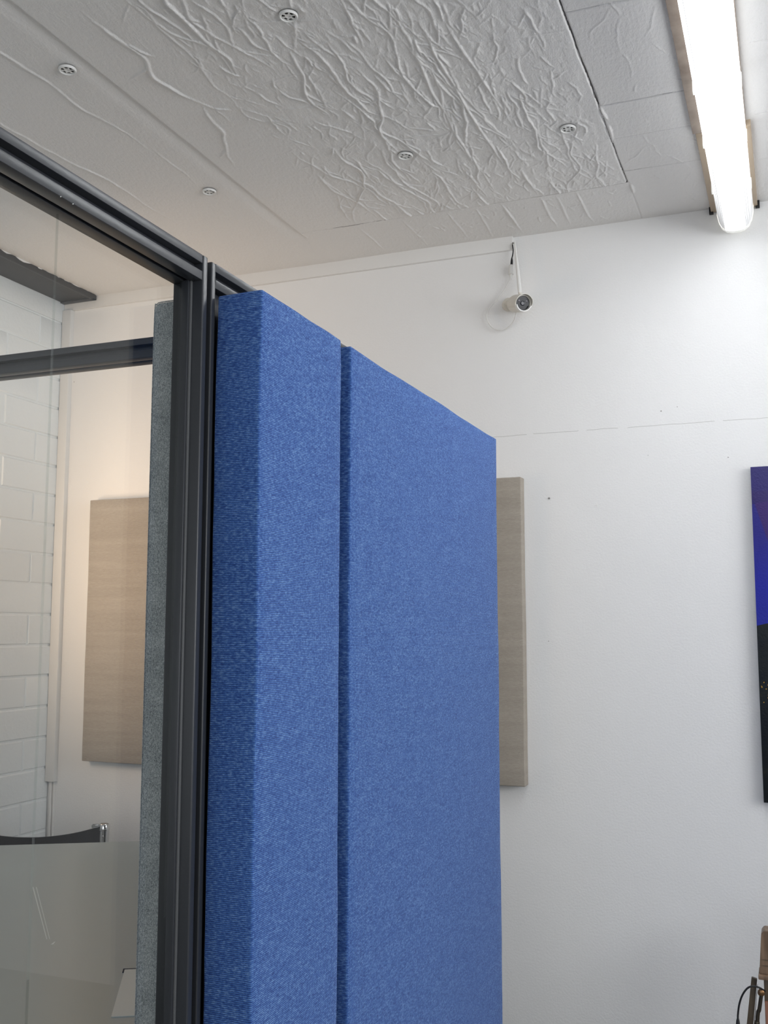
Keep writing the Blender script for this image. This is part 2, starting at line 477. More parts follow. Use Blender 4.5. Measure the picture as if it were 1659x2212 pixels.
# --- ceiling: one lining with its wrinkles, seams and sagging joint as real relief
def build_ceiling():
    X0, X1, Y0, Y1, S = -3.45, .62, 1.45, 4.2, .0026
    nx, ny = int((X1-X0)/S)+1, int((Y1-Y0)/S)+1
    xs = np.linspace(X0, X1, nx); ys = np.linspace(Y0, Y1, ny)
    Hh = np.zeros((ny, nx), np.float32)
    rs = np.random.RandomState(11); RELIEF = 1.7
    def stamp(x, y, hgt, sg):
        wd = sg*1.45; r = int(wd/S)+1
        i = int(round((x-X0)/S)); j = int(round((y-Y0)/S))
        i0, i1, j0, j1 = max(i-r, 0), min(i+r+1, nx), max(j-r, 0), min(j+r+1, ny)
        if i1 <= i0 or j1 <= j0: return
        dx = xs[i0:i1]-x; dy = ys[j0:j1]-y
        k = np.clip(1-(dx[None, :]**2+dy[:, None]**2)/(wd*wd), 0, 1); k = RELIEF*hgt*k*k
        np.maximum(Hh[j0:j1, i0:i1], k, out=Hh[j0:j1, i0:i1])
    def stroke(x, y, ang, length, hgt, sg, wander, keep=None, pull=.04, branch=0):
        a = ang; st = sg*.5; n = int(length/st); kink = 0; hm = 1.0
        for i in range(n):
            t = i/max(n-1, 1)
            if rs.rand() < st/.045: kink = rs.randn()*wander
            a += kink*st*16 + rs.randn()*wander*.10
            a += (ang-a)*pull; hm += rs.randn()*.06; hm += (1-hm)*.05
            x += math.sin(a)*st; y += math.cos(a)*st
            if keep and not keep(x, y): break
            env = min(1.0, 5*t, 3*(1-t))
            stamp(x, y, hgt*env*max(.35, min(1.4, hm)), sg*(.75+.4*env))
            if branch and rs.rand() < st/.28:
                stroke(x, y, a+rs.choice([-1, 1])*rs.uniform(.25, .8), rs.uniform(.03, .14), hgt*.75, sg*.85, wander, keep, pull, 0)
    SE = -.522
    main = lambda x, y: (-1.90 < x < SE-.012) and y < 3.815
    # main panel: denser in its middle, fading out to the left
    def rx(): return -1.62 + 1.06*rs.beta(1.25, 1.05)
    def fade(x): return min(1.0, max(.15, (x+1.88)/.34))
    for k in range(74):
        x = rx(); y = rs.uniform(1.5, 3.7)
        stroke(x, y, rs.normal(-.02, .10), rs.uniform(.2, .8), rs.uniform(.0017, .0031)*fade(x), rs.uniform(.0031, .0046), .40, main, branch=1)
    for k in range(420):
        x = rx(); y = rs.uniform(1.5, 3.8)
        stroke(x, y, rs.normal(0, .24), rs.uniform(.05, .22), rs.uniform(.0009, .0022)*fade(x), rs.uniform(.0028, .0040), .6, main, branch=1)
    for k in range(1500):
        x = rx(); y = rs.uniform(1.5, 3.8)
        stroke(x, y, rs.normal(0, .5), rs.uniform(.02, .08), rs.uniform(.0004, .0011)*fade(x), rs.uniform(.0028, .0040), .9, main)
    for k in range(26):     # crosswise fold creases of the lining
        x = rs.uniform(-1.6, -.9); y = 1.6 + .155*(k % 14) + rs.uniform(-.02, .02)
        stroke(x, y, PI/2+rs.normal(0, .06), rs.uniform(.1, .5), .0011, .0036, .12, main)
    for (x, y, L) in ((-.985, 2.55, 1.25), (-.90, 2.45, 1.3), (-.84, 2.55, .6), (-.87, 3.55, .26)):   # long straight folds
        stroke(x, y, .0, L, .0027, .0042, .10, main)
    # four long cracks in the flatter left panel
    left = lambda x, y: x < -1.915
    for (x, y, a, L, h) in ((-2.14, 2.0, .03, 1.0, .0020), (-2.40, 2.3, .01, 1.3, .0022), (-2.75, 2.6, 0, 1.3, .0014), (-2.05, 2.9, .0, .35, .0010)):
        stroke(x, y, a, L, h, .0045, .22, left)
    for (x, y, a, L, h) in ((-1.76, 2.15, .05, .75, .0028), (-1.72, 2.70, .0, .5, .0024), (-1.50, 2.05, .10, .6, .0034), (-1.60, 3.3, .1, .5, .0022)):
        stroke(x, y, a, L, h, .0052, .40, main, branch=1)
    # right panels: sparse shallow wrinkles; strip along the back wall: a few straight ones
    right = lambda x, y: SE+.01 < x < -.24
    for k in range(26):
        stroke(rs.uniform(SE+.03, -.27), rs.uniform(2.0, 4.1), rs.normal(.05, .35), rs.uniform(.04, .22), rs.uniform(.0006, .0013), .0036, .6, right)
    right2 = lambda x, y: x > -.06
    for k in range(16):
        stroke(rs.uniform(-.03, .35), rs.uniform(2.4, 4.1), rs.normal(0, .4), rs.uniform(.05, .2), .0012, .0045, .6, right2)
    strip = lambda x, y: y > 3.832 and x < SE-.01
    for x, h in ((-1.13, .0018), (-1.02, .0026), (-.86, .0030), (-.80, .0018), (-.72, .0028), (-1.25, .0014), (-1.45, .0012), (-1.65, .0012)):
        stroke(x, 3.835, .0, .34, h, .0042, .10, strip)
    for k in range(60):
        stroke(rs.uniform(-1.5, -.56), rs.uniform(3.84, 4.12), rs.normal(0, .7), rs.uniform(.02, .07), rs.uniform(.0006, .0014), .0036, .8, strip)
    # fine crumple over the main panel
    def vnoise(cell_x, cell_y, seed):
        r2 = np.random.RandomState(seed)
        gx, gy = int((X1-X0)/cell_x)+3, int((Y1-Y0)/cell_y)+3
        g = r2.rand(gy, gx).astype(np.float32)
        u = (xs-X0)/cell_x; v = (ys-Y0)/cell_y
        iu, iv = u.astype(int), v.astype(int); fu, fv = u-iu, v-iv
        fu = fu*fu*(3-2*fu); fv = fv*fv*(3-2*fv)
        a = g[iv][:, iu]; b_ = g[iv][:, iu+1]; c = g[iv+1][:, iu]; d = g[iv+1][:, iu+1]
        return (a*(1-fu)+b_*fu)*(1-fv)[:, None] + (c*(1-fu)+d*fu)*fv[:, None]
    inmain = ((xs[None, :] < SE) & (xs[None, :] > -1.905) & (ys[:, None] < 3.82)).astype(np.float32)
    fd = np.clip((xs+1.80)/.5, .05, 1)[None, :]
    Hh += inmain*fd*(.0017*vnoise(.016, .034, 5) + .0028*vnoise(.06, .16, 6))
    Hh += .0045*vnoise(.5, .7, 7)
    # the right edge of the left panel sags beside the joint at x = -1.91
    q = np.clip((xs+1.985)/.075, 0, 1); q = q*q*(3-2*q)
    q = np.where(xs < -1.91, q, 0.0)
    Hh -= (q[None, :]*.0065*np.clip((3.9-ys)/.1, 0, 1)[:, None]).astype(np.float32)
    # panel joints: narrow open grooves
    wob = (vnoise(.12, .12, 9)-.5)*.006 + (vnoise(.02, .02, 10)-.5)*.002
    def gro_x(x0, wd, dep, ya, yb_):
        m = np.exp(-((xs[None, :]+wob-x0)/wd)**2)*((ys[:, None] > ya) & (ys[:, None] < yb_)); Hh[:] -= (m*dep).astype(np.float32)
    def gro_y(y0, wd, dep, xa, xb_):
        m = np.exp(-((ys[:, None]+wob-y0)/wd)**2)*((xs[None, :] > xa) & (xs[None, :] < xb_)); Hh[:] -= (m*dep).astype(np.float32)
    gro_x(SE, .0026, .010, 1.4, 3.825); gro_x(SE+.004, .003, .003, 3.825, 4.2)
    gro_y(3.822, .0026, .009, -1.05, SE); gro_y(3.822, .0024, .004, -1.90, -1.05)
    gro_y(3.206, .0026, .005, SE, -.2); gro_y(3.724, .0024, .0028, SE, -.2); gro_y(3.45, .003, .0018, SE, -.2)
    gro_y(2.66, .0026, .004, SE, -.2); gro_y(3.0, .0024, .003, -.05, .62); gro_y(3.45, .0024, .003, -.05, .62); gro_y(3.8, .0024, .003, -.05, .62)
    # raised lips where the lining lifts at the joints
    for (x, y, a, L, h) in ((-.518, 3.20, .0, .12, .004), (-.515, 3.33, .02, .14, .0045), (-.512, 3.84, .06, .10, .006), (-.535, 3.05, -.1, .10, .003)):
        stroke(x, y, a, L, h, .005, .15)
    # blend to flat at the borders of the relief area
    for wx, wy in ((-1.235, 2.384), (-1.987, 2.384), (-2.046, 3.301), (-1.229, 3.296), (-.645, 3.312)):   # pressed flat under the washers
        dw = np.sqrt((xs[None, :]-wx)**2+(ys[:, None]-wy)**2); Hh *= np.clip((dw-.024)/.022, 0, 1).astype(np.float32)
    eb = np.clip((ys-Y0)/.05, 0, 1)[:, None]*np.clip((X1-xs)/.05, 0, 1)[None, :]
    Hh *= eb
    co = np.empty((ny, nx, 3), np.float32)
    co[:, :, 0] = xs[None, :]; co[:, :, 1] = ys[:, None]; co[:, :, 2] = CZ - Hh
    idx = np.arange(ny*nx).reshape(ny, nx)
    f = np.stack([idx[:-1, :-1], idx[1:, :-1], idx[1:, 1:], idx[:-1, 1:]], -1).reshape(-1, 4)
    verts = co.reshape(-1, 3)
    n0 = len(verts)
    ev, ef = [], []
    for (xa, xb_, ya, yb_) in ((XL, XR, YB, Y0), (X1, XR, Y0, D)):
        k = n0+len(ev); ev += [(xa, ya, CZ), (xa, yb_, CZ), (xb_, yb_, CZ), (xb_, ya, CZ)]; ef.append((k, k+1, k+2, k+3))
    k = n0+len(ev)     # slab above
    ev += [(XL, YB, CZ+.12), (XR, YB, CZ+.12), (XR, D, CZ+.12), (XL, D, CZ+.12)]; ef.append((k, k+1, k+2, k+3))
    verts = np.concatenate([verts, np.array(ev, np.float32)]); f = np.concatenate([f, np.array(ef)])
    me = bpy.data.meshes.new('ceiling')
    me.vertices.add(len(verts)); me.vertices.foreach_set('co', verts.ravel())
    me.loops.add(f.size); me.loops.foreach_set('vertex_index', f.ravel().astype(np.int32))
    me.polygons.add(len(f)); me.polygons.foreach_set('loop_start', (np.arange(len(f))*4).astype(np.int32))
    me.polygons.foreach_set('loop_total', np.full(len(f), 4, np.int32))
    me.polygons.foreach_set('use_smooth', np.ones(len(f), bool))
    me.update(calc_edges=True); me.validate()
    me.materials.append(M_ceil)
    o = bpy.data.objects.new('ceiling', me); COL.objects.link(o); o.location = (0, 0, H); o['kind'] = 'structure'
build_ceiling()

# trims: boxed strip under the ceiling, corner trunking, thin battens below it
b = B(); box(b, XL+.002, -1.066, D-.017, D+.001, 1.634, CZ+.008, .0015); struct('trim_1', b, M_trim)
b = B(); box(b, XL+.001, -3.396, D-.030, D+.001, -.745, 1.634, .002); struct('trim_2', b, M_trim)
b = B(); box(b, -3.438, -3.424, D-.010, D+.001, FL, -.747, .002); box(b, -3.417, -3.409, D-.007, D+.001, FL, -.747, .002); struct('trim_3', b, M_trim)

# dark steel beam let into the ceiling along the block wall
def beam():
    t = thing('ceiling_beam', 'charcoal painted steel beam under the ceiling along the white block wall', 'beam', (-3.35, 2.2, 1.66))
    b = B(); box(b, XL+.001, -3.246, .3, 4.178, 1.674, 1.69, .0015); obj('flange', b, M_beam, t)
    b = B()
    for x0, x1 in ((-3.262, -3.2455),): box(b, x0, x1, .3, 4.180, 1.668, 1.6965, .001)
    box(b, XL+.002, -3.2455, 4.150, 4.180, 1.668, 1.6745, .001)
    obj('rim', b, M_beam, t)
    rs = random.Random(5); b = B()
    y = 3.2
    while y < 4.17:      # torn edge of the ceiling lining along the beam
        L = rs.uniform(.02, .12); wdt = rs.uniform(.0, .0035)+(.006 if 3.45 < y < 3.62 else 0)
        pts = [(1.6965, y), (1.6965, y+L)] + [(1.6935-wdt*rs.uniform(.2, 1), y+L*(1-k/4)) for k in range(1, 4)]
        lo = [b.verts.new((-3.2462, yy, z)) for z, yy in pts]; hi = [b.verts.new((-3.2440, yy, z)) for z, yy in pts]
        b.faces.new(lo); b.faces.new(hi[::-1])
        for i in range(len(pts)): b.faces.new((lo[i], lo[(i+1) % len(pts)], hi[(i+1) % len(pts)], hi[i]))
        y += L + rs.uniform(.0, .05)
    obj('torn_edge', b, M_trim, t, smooth=0, label='torn white lining edge')
beam()

# ---------------------------------------------------------------- fluorescent ceiling light
def ceiling_light(name, label, y0, y1):
    t = thing(name, label, 'ceiling light', (-.15, (y0+y1)/2, 1.56))
    ym = y1-.715
    b = B(); box(b, -.252, -.080, y0, ym, 1.674, CZ+.0005, .002); obj('gear_tray', b, M_gear, t, label='brown aged gear tray')
    b = B(); box(b, -.243, -.066, ym+.002, y1, 1.674, CZ+.0005, .002); obj('gear_tray', b, M_gear2, t, label='tan gear tray at wall end')
    for x in (-.246, -.070):
        b = B(); box(b, x-.004, x+.012, y1-.012, y1+.006, 1.668, CZ-.001, .001); obj('bracket', b, M_gasket, t, label='dark corner bracket')
    # diffuser section (x offset from axis, z), rounded trough
    sec = [(-.066, 1.690), (-.0685, 1.668), (-.067, 1.640), (-.061, 1.612), (-.050, 1.589), (-.034, 1.576), (-.014, 1.571),
           (.014, 1.571), (.034, 1.576), (.050, 1.589), (.061, 1.612), (.067, 1.640), (.0685, 1.668), (.066, 1.690)]
    b = B(); ye = y1-.038; n = int((ye-y0)/.05); prev = None
    for i in range(n+1):
        y = y0 + (ye-y0)*i/n
        ring = [b.verts.new((-.150+x, y, z)) for x, z in sec]
        if prev:
            for k in range(len(sec)-1): b.faces.new((prev[k], prev[k+1], ring[k+1], ring[k]))
            b.faces.new((prev[-1], prev[0], ring[0], ring[-1]))
        prev = ring
    obj('diffuser', b, M_diff, t, label='glowing white prismatic diffuser')
    for yy, s in ((ye, 1), (y0, -1)):
        b = B(); prev = None
        for k, (dy, sc_) in enumerate(((-.006*s, 1.02), (.012*s, 1.02), (.024*s, .985), (.030*s, .9))):
            ring = [b.verts.new((-.150+x*sc_, yy+dy, 1.672+(z-1.672)*(sc_ if sc_ < 1 else 1.015))) for x, z in sec]
            if prev:
                for q in range(len(sec)-1): b.faces.new((prev[q], prev[q+1], ring[q+1], ring[q]))
                b.faces.new((prev[-1], prev[0], ring[0], ring[-1]))
            prev = ring
        b.faces.new(prev)
        obj('end_cap', b, M_cap, t, label='translucent end cap')
    # clips gripping the diffuser edge
    for yy in (ym-.36, ym+.02, ym+.42):
        for s in (-1, 1):
            if yy < y0+.05: continue
            b = B(); box(b, -.150+s*.0685-.003, -.150+s*.0685+.003, yy-.012, yy+.012, 1.632, 1.668, .0015); obj('clip', b, M_cap, t)
ceiling_light('fluorescent_ceiling_light', 'long lit fluorescent ceiling light with white diffuser running to the back wall', 1.78, 4.19)

# ---------------------------------------------------------------- insulation washers on the ceiling
WG = 'slotted white washers on the ceiling'
def washer():
    t = thing('ceiling_washer', '', 'washer', (0, 0, 0), WG)
    b = B(); lathe(b, (0, 0, 0), (0, 0, -1), [(0, .0265), (.003, .0270), (.006, .0262), (.0075, .0245), (.0072, .0225), (.005, .0210), (.005, .0195), (.001, .0195), (0, .0195)], 48, False)
    obj('rim', b, M_white, t)
    b = B(); n = 72; rr = [.0062, .0085, .0100, .0190, .0203]
    V = {}
    for i, r in enumerate(rr):
        for k in range(n):
            a = 2*PI*k/n
            for z in (-.0050, -.0025): V[i, k, z] = b.verts.new((r*math.cos(a), r*math.sin(a), z))
    def solid(i, k): return not (i == 2 and (k % 12) < 8) and not (i in (1,) and (k % 12) in (2, 3, 4, 5) and False)
    for i in range(len(rr)-1):
        for k in range(n):
            j = (k+1) % n
            if not solid(i, k): continue
            b.faces.new((V[i, k, -.0050], V[i+1, k, -.0050], V[i+1, j, -.0050], V[i, j, -.0050]))
            b.faces.new((V[i, k, -.0025], V[i, j, -.0025], V[i+1, j, -.0025], V[i+1, k, -.0025]))
            for (a1, b1, nb) in (((i, k), (i+1, k), (i, (k-1) % n)), ((i+1, j), (i, j), (i, (k+1) % n))):
                if not solid(nb[0], nb[1]):
                    b.faces.new((V[a1[0], a1[1], -.0050], V[a1[0], a1[1], -.0025], V[b1[0], b1[1], -.0025], V[b1[0], b1[1], -.0050]))
            for i2, ii in ((i-1, i), (i+1, i+1)):
                if i2 < 0 or i2 >= len(rr)-1 or not solid(i2, k):
                    b.faces.new((V[ii, k, -.0050], V[ii, j, -.0050], V[ii, j, -.0025], V[ii, k, -.0025]))
    obj('slotted_plate', b, M_white, t, smooth=30)
    b = B(); lathe(b, (0, 0, -.0002), (0, 0, -1), [(0, .0205), (.0006, .0205)], 36); obj('dark_backing', b, M_slot, t, label='dark void behind the slots')
    b = B(); lathe(b, (0, 0, -.0006), (0, 0, -1), [(0, .0066), (.0030, .0064), (.0034, .0030), (.0028, .0022), (.0028, 0)], 20, False); obj('centre_boss', b, M_white, t)
    return t
w0 = washer()
def dup(root, loc, rz, label):
    r = root.copy(); COL.objects.link(r); r.location = loc; r.rotation_euler = (0, 0, rz); r['label'] = label
    for ch in root.children:
        c = ch.copy(); c.parent = r; COL.objects.link(c)
    return r
spots = [(-1.235, 2.384, .2, 'round slotted white washer in the wrinkled ceiling at the top edge of the picture'),
         (-1.987, 2.384, .5, 'round slotted white washer in the smooth ceiling, nearest the upper left corner'),
         (-2.046, 3.301, .1, 'small round slotted white washer on the smooth ceiling above the glass frame post'),
         (-1.229, 3.296, .7, 'round slotted white washer in the wrinkled ceiling above the camera, left of two'),
         (-.645, 3.312, .3, 'round slotted white washer nearest the lit ceiling light')]
for i, (x, y, rz, lab) in enumerate(spots):
    if i == 0:
        w0.location = (x, y, CZ-.003+H); w0.rotation_euler = (0, 0, rz); w0['label'] = lab
    else: dup(w0, (x, y, CZ-.003+H), rz, lab)

# ---------------------------------------------------------------- glazed partition
XF = -.983                                  # front plane of the frame
ZT = .684
def rail_profile(bm, fn, a0, a1, s=1):
    """frame bar between a0 and a1; fn maps (depth behind the front, z band, a0, a1) to a box"""
    fn(0.0, .062, .668, ZT); fn(.017, .062, .653, .668); fn(0.0, .026, .636, .653)
    fn(.026, .034, .644, .653); fn(.034, .062, .636, .653)
def partition():
    t = thing('glass_partition', 'anthracite framed glass partition standing left of the blue panels', 'partition', (-1.01, 1.6, FL))
    def run(y0, y1, front):
        b = B()
        def fn(d0, d1, z0, z1): box(b, front-d1, front-d0, y0, y1, z0, z1, .0012)
        rail_profile(b, fn, y0, y1); obj('top_rail', b, M_frame, t)
    run(.30, 1.5688, XF); run(1.6175, 1.985, XF-.0015); run(2.022, 3.21, XF-.0015)
    # posts
    def post(y0, y1, f, zt=ZT, nm='post'):
        b = B(); box(b, f-.064, f, y0, y1, FL, zt, .0025, 3); obj(nm, b, M_frame, t)
    post(1.569, 1.585, XF+.0012); post(1.602, 1.6165, XF-.0005, ZT-.001)
    post(1.986, 2.021, XF-.004); post(3.211, 3.229, XF); post(.282, .30, XF)
    b = B(); box(b, XF-.058, XF-.016, 1.5852, 1.6018, FL, ZT-.004); obj('gasket', b, M_gasket, t, label='black rubber gasket between posts')
    # glazing channel on the side of the post facing the pane: face, slot, bead
    b = B(); box(b, -1.0225, -1.0072, 1.560, 1.5695, FL, .637, .001); obj('glazing_bead', b, M_frame, t)
    b = B(); box(b, -1.0072, -1.0035, 1.5645, 1.5695, FL, .637, .0004); obj('glazing_strip', b, M_edge, t, label='lighter grey glazing strip')
    # bottom rail and dark infill behind the fabric panels
    b = B(); box(b, XF-.062, XF, .30, 1.569, FL, FL+.05, .002); box(b, XF-.062, XF, 1.617, 3.211, FL, FL+.05, .002); obj('bottom_rail', b, M_frame, t)
    b = B(); box(b, XF-.045, XF-.02, 1.6168, 1.986, FL+.05, .637); box(b, XF-.045, XF-.02, 2.021, 3.211, FL+.05, .637); obj('infill_panel', b, M_frame, t)
    # panes
    for y0, y1 in ((.301, 1.2245), (1.2268, 1.5685)):
        b = B(); box(b, -1.0325, -1.0275, y0, y1, FL+.05, .640); obj('glass_pane', b, M_glass, t, smooth=0)
    b = B(); box(b, -1.0322, -1.0278, 1.2251, 1.2262, FL+.05, .6395); obj('pane_joint', b, M_joint, t, label='thin joint between two panes')
    # specks of dust on the lower lip
    for y in (1.176, 1.204):
        b = B(); lathe(b, (XF-.001, y, .6362), (1, 0, 0), [(-.0012, 0), (-.0006, .0009), (.0006, .0009), (.0012, 0)], 10, False); obj('speck', b, M_white, t)
    # cross rail leaving the partition at the post between the blue panels
    b = B()
    def fn(d0, d1, z0, z1): box(b, -3.02, -1.120, 1.985+d0, 1.985+d1, z0, z1, .0012)
    rail_profile(b, fn, 0, 0); obj('cross_rail', b, M_frame, t)
    b = B(); box(b, -1.1205, -1.045, 1.99, 2.018, .642, .680, .001); obj('rail_joint', b, M_frame, t)
    b = B(); box(b, -3.04, -3.02, 1.985, 2.047, FL, ZT, .002); obj('post', b, M_frame, t)
M_edge = G('grey_glazing_strip', (.12, .125, .13), .3).m
partition()

# ---------------------------------------------------------------- fabric acoustic panels
b = B(); soft_box(b, -.981, -.886, 1.618, 1.977, FL+.02, .6225, .0045, 3, 12, 40, .0009, 3, .001)
tag(obj('acoustic_panel', b, M_blue, None, (-.93, 1.8, FL+.02)), 'narrow blue woven acoustic panel beside the dark frame post', 'panel', 'blue acoustic panels')
b = B(); soft_box(b, -.981, -.886, 2.029, 3.229, FL+.02, .6225, .0055, 3, 26, 40, .0009, 8, .001)
tag(obj('acoustic_panel', b, M_blue, None, (-.93, 2.6, FL+.02)), 'wide blue woven acoustic panel, farther of the two blue ones', 'panel', 'blue acoustic panels')
def grey_panel():
    b = B()
    # extruded rounded outline in x-z, softened front edge
    x0, x1, z0, z1, r = -1.1205, -1.0500, FL+.03, .624, .012
    out = [(x1, z0), (x1, z1)] + [(x0+r-r*math.sin(a), z1-r+r*math.cos(a)) for a in [PI/2*i/6 for i in range(7)]] + [(x0, z0)]
    cx, cz = (x0+x1)/2, (z0+z1)/2
    rings = []
    for y, ins in ((1.618, .004), (1.6195, .0015), (1.623, 0), (1.96, 0), (1.965, .0015), (1.968, .004)):
        rings.append([b.verts.new((x+(ins if x < cx else -ins), y, z-(ins if z > cz else -ins))) for x, z in out])
    n = len(out)
    for a, c in zip(rings, rings[1:]):
        for i in range(n): b.faces.new((a[i], a[(i+1) % n], c[(i+1) % n], c[i]))
    b.faces.new(rings[0]); b.faces.new(rings[-1][::-1])
    o = obj('acoustic_panel', b, M_grey, None, (-1.085, 1.79, FL+.03), smooth=50)
    tag(o, 'grey marl felt acoustic panel seen through the glass behind the frame post', 'panel')
    b = B(); pts = [(x0-.0004, 1.6205, z) for z in (FL+.1, -.8, 0, .5)] + [(x0+.0005, 1.6205, .612), (x0+.004, 1.6205, .6205), (x0+.012, 1.6205, .6245), (x0+.05, 1.6205, .6245), (x1-.002, 1.6205, .6245)]
    tube(b, pts, .0011, 6, 5); obj('piping', b, M_grey, o)
grey_panel()
for (x0, x1, lab) in ((-3.212, -2.31, 'taupe linen wall panel seen through the glass, on the left'), (-1.935, -1.033, 'taupe linen wall panel showing past the right edge of the blue panels')):
    b = B(); soft_box(b, x0, x1, 4.142, 4.199, -.632, .632, .004, 12, 2, 16, .0007, int(-x0*10))
    tag(obj('wall_panel', b, M_beige), lab, 'panel', 'taupe acoustic panels on the back wall')

# ---------------------------------------------------------------- security camera on the back wall
def security_camera():
    t = thing('security_camera', 'white bullet security camera with antenna on the back wall', 'camera', (-1.088, D, 1.36))
    a = Vector((math.sin(math.radians(36))*.965, -math.cos(math.radians(36))*.965, -.262)).normalized()
    front = Vector((-.9905, 4.072, 1.352)); L = .125; rear = front - a*L; R0 = .036
    b = B(); lathe(b, (-1.089, D, 1.395), (0, -1, 0), [(0, .030), (.006, .030), (.010, .027), (.012, .012), (.030, .010)], 28); obj('wall_mount', b, M_cream, t)
    b = B(); tube(b, [(-1.089, 4.185, 1.395), (-1.088, 4.172, 1.394), tuple(rear+a*.012)], .011, 14); obj('bracket_arm', b, M_cream, t)
    # body shell: shallow recess at the front
    b = B(); lathe(b, rear, a, [(0, 0), (0, .020), (.004, .030), (.012, .0345), (.03, R0), (L-.022, R0), (L-.013, R0), (L-.0125, .0310), (L-.019, .0300), (L-.019, 0)], 44, False); obj('body', b, M_cream, t)
    b = B(); lathe(b, front-a*.0186, a, [(0, .0300), (.0012, .0298), (.0014, 0)], 40, False); obj('front_window', b, M_black, t, label='glossy black infrared window')
    d, u, v = frame_of(a)
    up = (Vector((0, 0, 1)) - a*a.z).normalized(); rt = a.cross(up).normalized()
    b = B(); lathe(b, front-a*.0176, a, [(0, .0105), (.003, .0100), (.0034, .0075), (.0015, .0068), (.0012, 0)], 28, False); obj('lens', b, M_lens, t)
    for ang in (30, 150, 265):
        c = front-a*.0176 + (rt*math.cos(math.radians(ang)) + up*math.sin(math.radians(ang)))*.0195
        rr = .0058 if ang != 265 else .0026
        b = B(); lathe(b, c, a, [(0, rr), (.0012, rr*.9), (.0022, rr*.5), (.0025, 0)], 18, False); obj('infrared_led', b, M_led, t)
    # sun hood: open half tube over the top
    b = B(); n = 30; rows = []
    for k in range(n+1):
        th = math.radians(-22 + 224*k/n)
        e = (rt*math.cos(th) + up*math.sin(th))
        ext = .010*max(0, min(1, math.sin(th)*1.6+.3))
        rows.append([b.verts.new(rear+a*.035+e*(R0+.0005)), b.verts.new(front+a*(-.004+ext)+e*(R0+.0005)), b.verts.new(front+a*(-.004+ext)+e*(R0+.0028)), b.verts.new(rear+a*.035+e*(R0+.0028))])
    for p, q in zip(rows, rows[1:]):
        for i in range(4): b.faces.new((p[i], p[(i+1) % 4], q[(i+1) % 4], q[i]))
    b.faces.new(rows[0]); b.faces.new(rows[-1][::-1]); obj('sun_hood', b, M_cream, t)
    # lower chin ring
    b = B(); rows = []
    for k in range(n+1):
        th = math.radians(196 + 150*k/n); e = (rt*math.cos(th) + up*math.sin(th))
        rows.append([b.verts.new(front-a*.020+e*(R0+.0003)), b.verts.new(front+a*.001+e*(R0-.001)), b.verts.new(front+a*.001+e*.0305), b.verts.new(front-a*.018+e*.0305)])
    for p, q in zip(rows, rows[1:]):
        for i in range(4): b.faces.new((p[i], p[(i+1) % 4], q[(i+1) % 4], q[i]))
    b.faces.new(rows[0]); b.faces.new(rows[-1][::-1]); obj('front_ring', b, M_white, t)
    # small maker's mark on the side of the shell
    b = B(); s = (-rt)
    for k, (du, dv, l1, hgt) in enumerate(((.0, .002, .0022, .0030), (.0045, 0, .0075, .0014))):
        rows = []
        for q in range(4):
            th = dv/R0
            e0 = (s*math.cos(.25+hgt/R0*(q/3)-.05) - up*math.sin(.25-hgt/R0*(q/3)))
            e0 = e0.normalized()
            c0 = front-a*(.045-du)
            rows.append([b.verts.new(c0+e0*(R0+.00305)), b.verts.new(c0+a*l1+e0*(R0+.00305))])
        for p, q in zip(rows, rows[1:]): b.faces.new((p[0], p[1], q[1], q[0]))
    obj('mark', b, M_bcable, t, label='tiny dark mark on the shell')
    # antenna
    b = B(); at = Vector((-1.048, 4.155, 1.657)); ab = Vector((-1.027, 4.15, 1.425))
    dd = (at-ab); LL = dd.length
    lathe(b, ab, dd, [(0, .0085), (.02, .0085), (.10, .0078), (.15, .0056), (LL-.02, .0036), (LL-.003, .0034), (LL, .0018)], 18); obj('antenna', b, M_white, t)
    b = B(); lathe(b, ab - dd.normalized()*.028, dd, [(0, .0065), (.028, .0075)], 16); obj('antenna_socket', b, M_cream, t)
    # cable: from the body, loop, white connector, black tail into the wall
    yc = 4.178
    b = B(); tube(b, [tuple(rear+a*.05-up*.034), (-1.040, 4.135, 1.338), (-1.058, 4.16, 1.308), (-1.092, yc, 1.286), (-1.128, yc, 1.281), (-1.160, yc, 1.297), (-1.182, yc, 1.335), (-1.178, yc, 1.372), (-1.150, yc, 1.404), (-1.110, yc, 1.446), (-1.085, yc, 1.484), (-1.0745, yc, 1.507)], .0026, 10, 8); obj('cable', b, M_white, t)
    b = B(); lathe(b, (-1.0745, yc, 1.500), (.08, 0, 1), [(0, .003), (.010, .0042), (.020, .0075), (.022, .0115), (.060, .0115), (.063, .009)], 16); obj('connector', b, M_white, t)
    b = B(); lathe(b, (-1.0695, yc, 1.562), (.06, 0, 1), [(0, .0055), (.020, .0050), (.034, .0024)], 14)
    tube(b, [(-1.0675, yc, 1.594), (-1.063, yc, 1.612), (-1.0615, yc, 1.630), (-1.064, yc, 1.652)], .0026, 8, 6); obj('plug', b, M_bcable, t, label='black plug and lead')
    b = B(); tube(b, [(-1.064, yc, 1.651), (-1.0642, yc+.006, 1.664), (-1.064, D+.002, 1.668)], .0022, 8, 5); obj('wall_lead', b, M_screw, t)
security_camera()

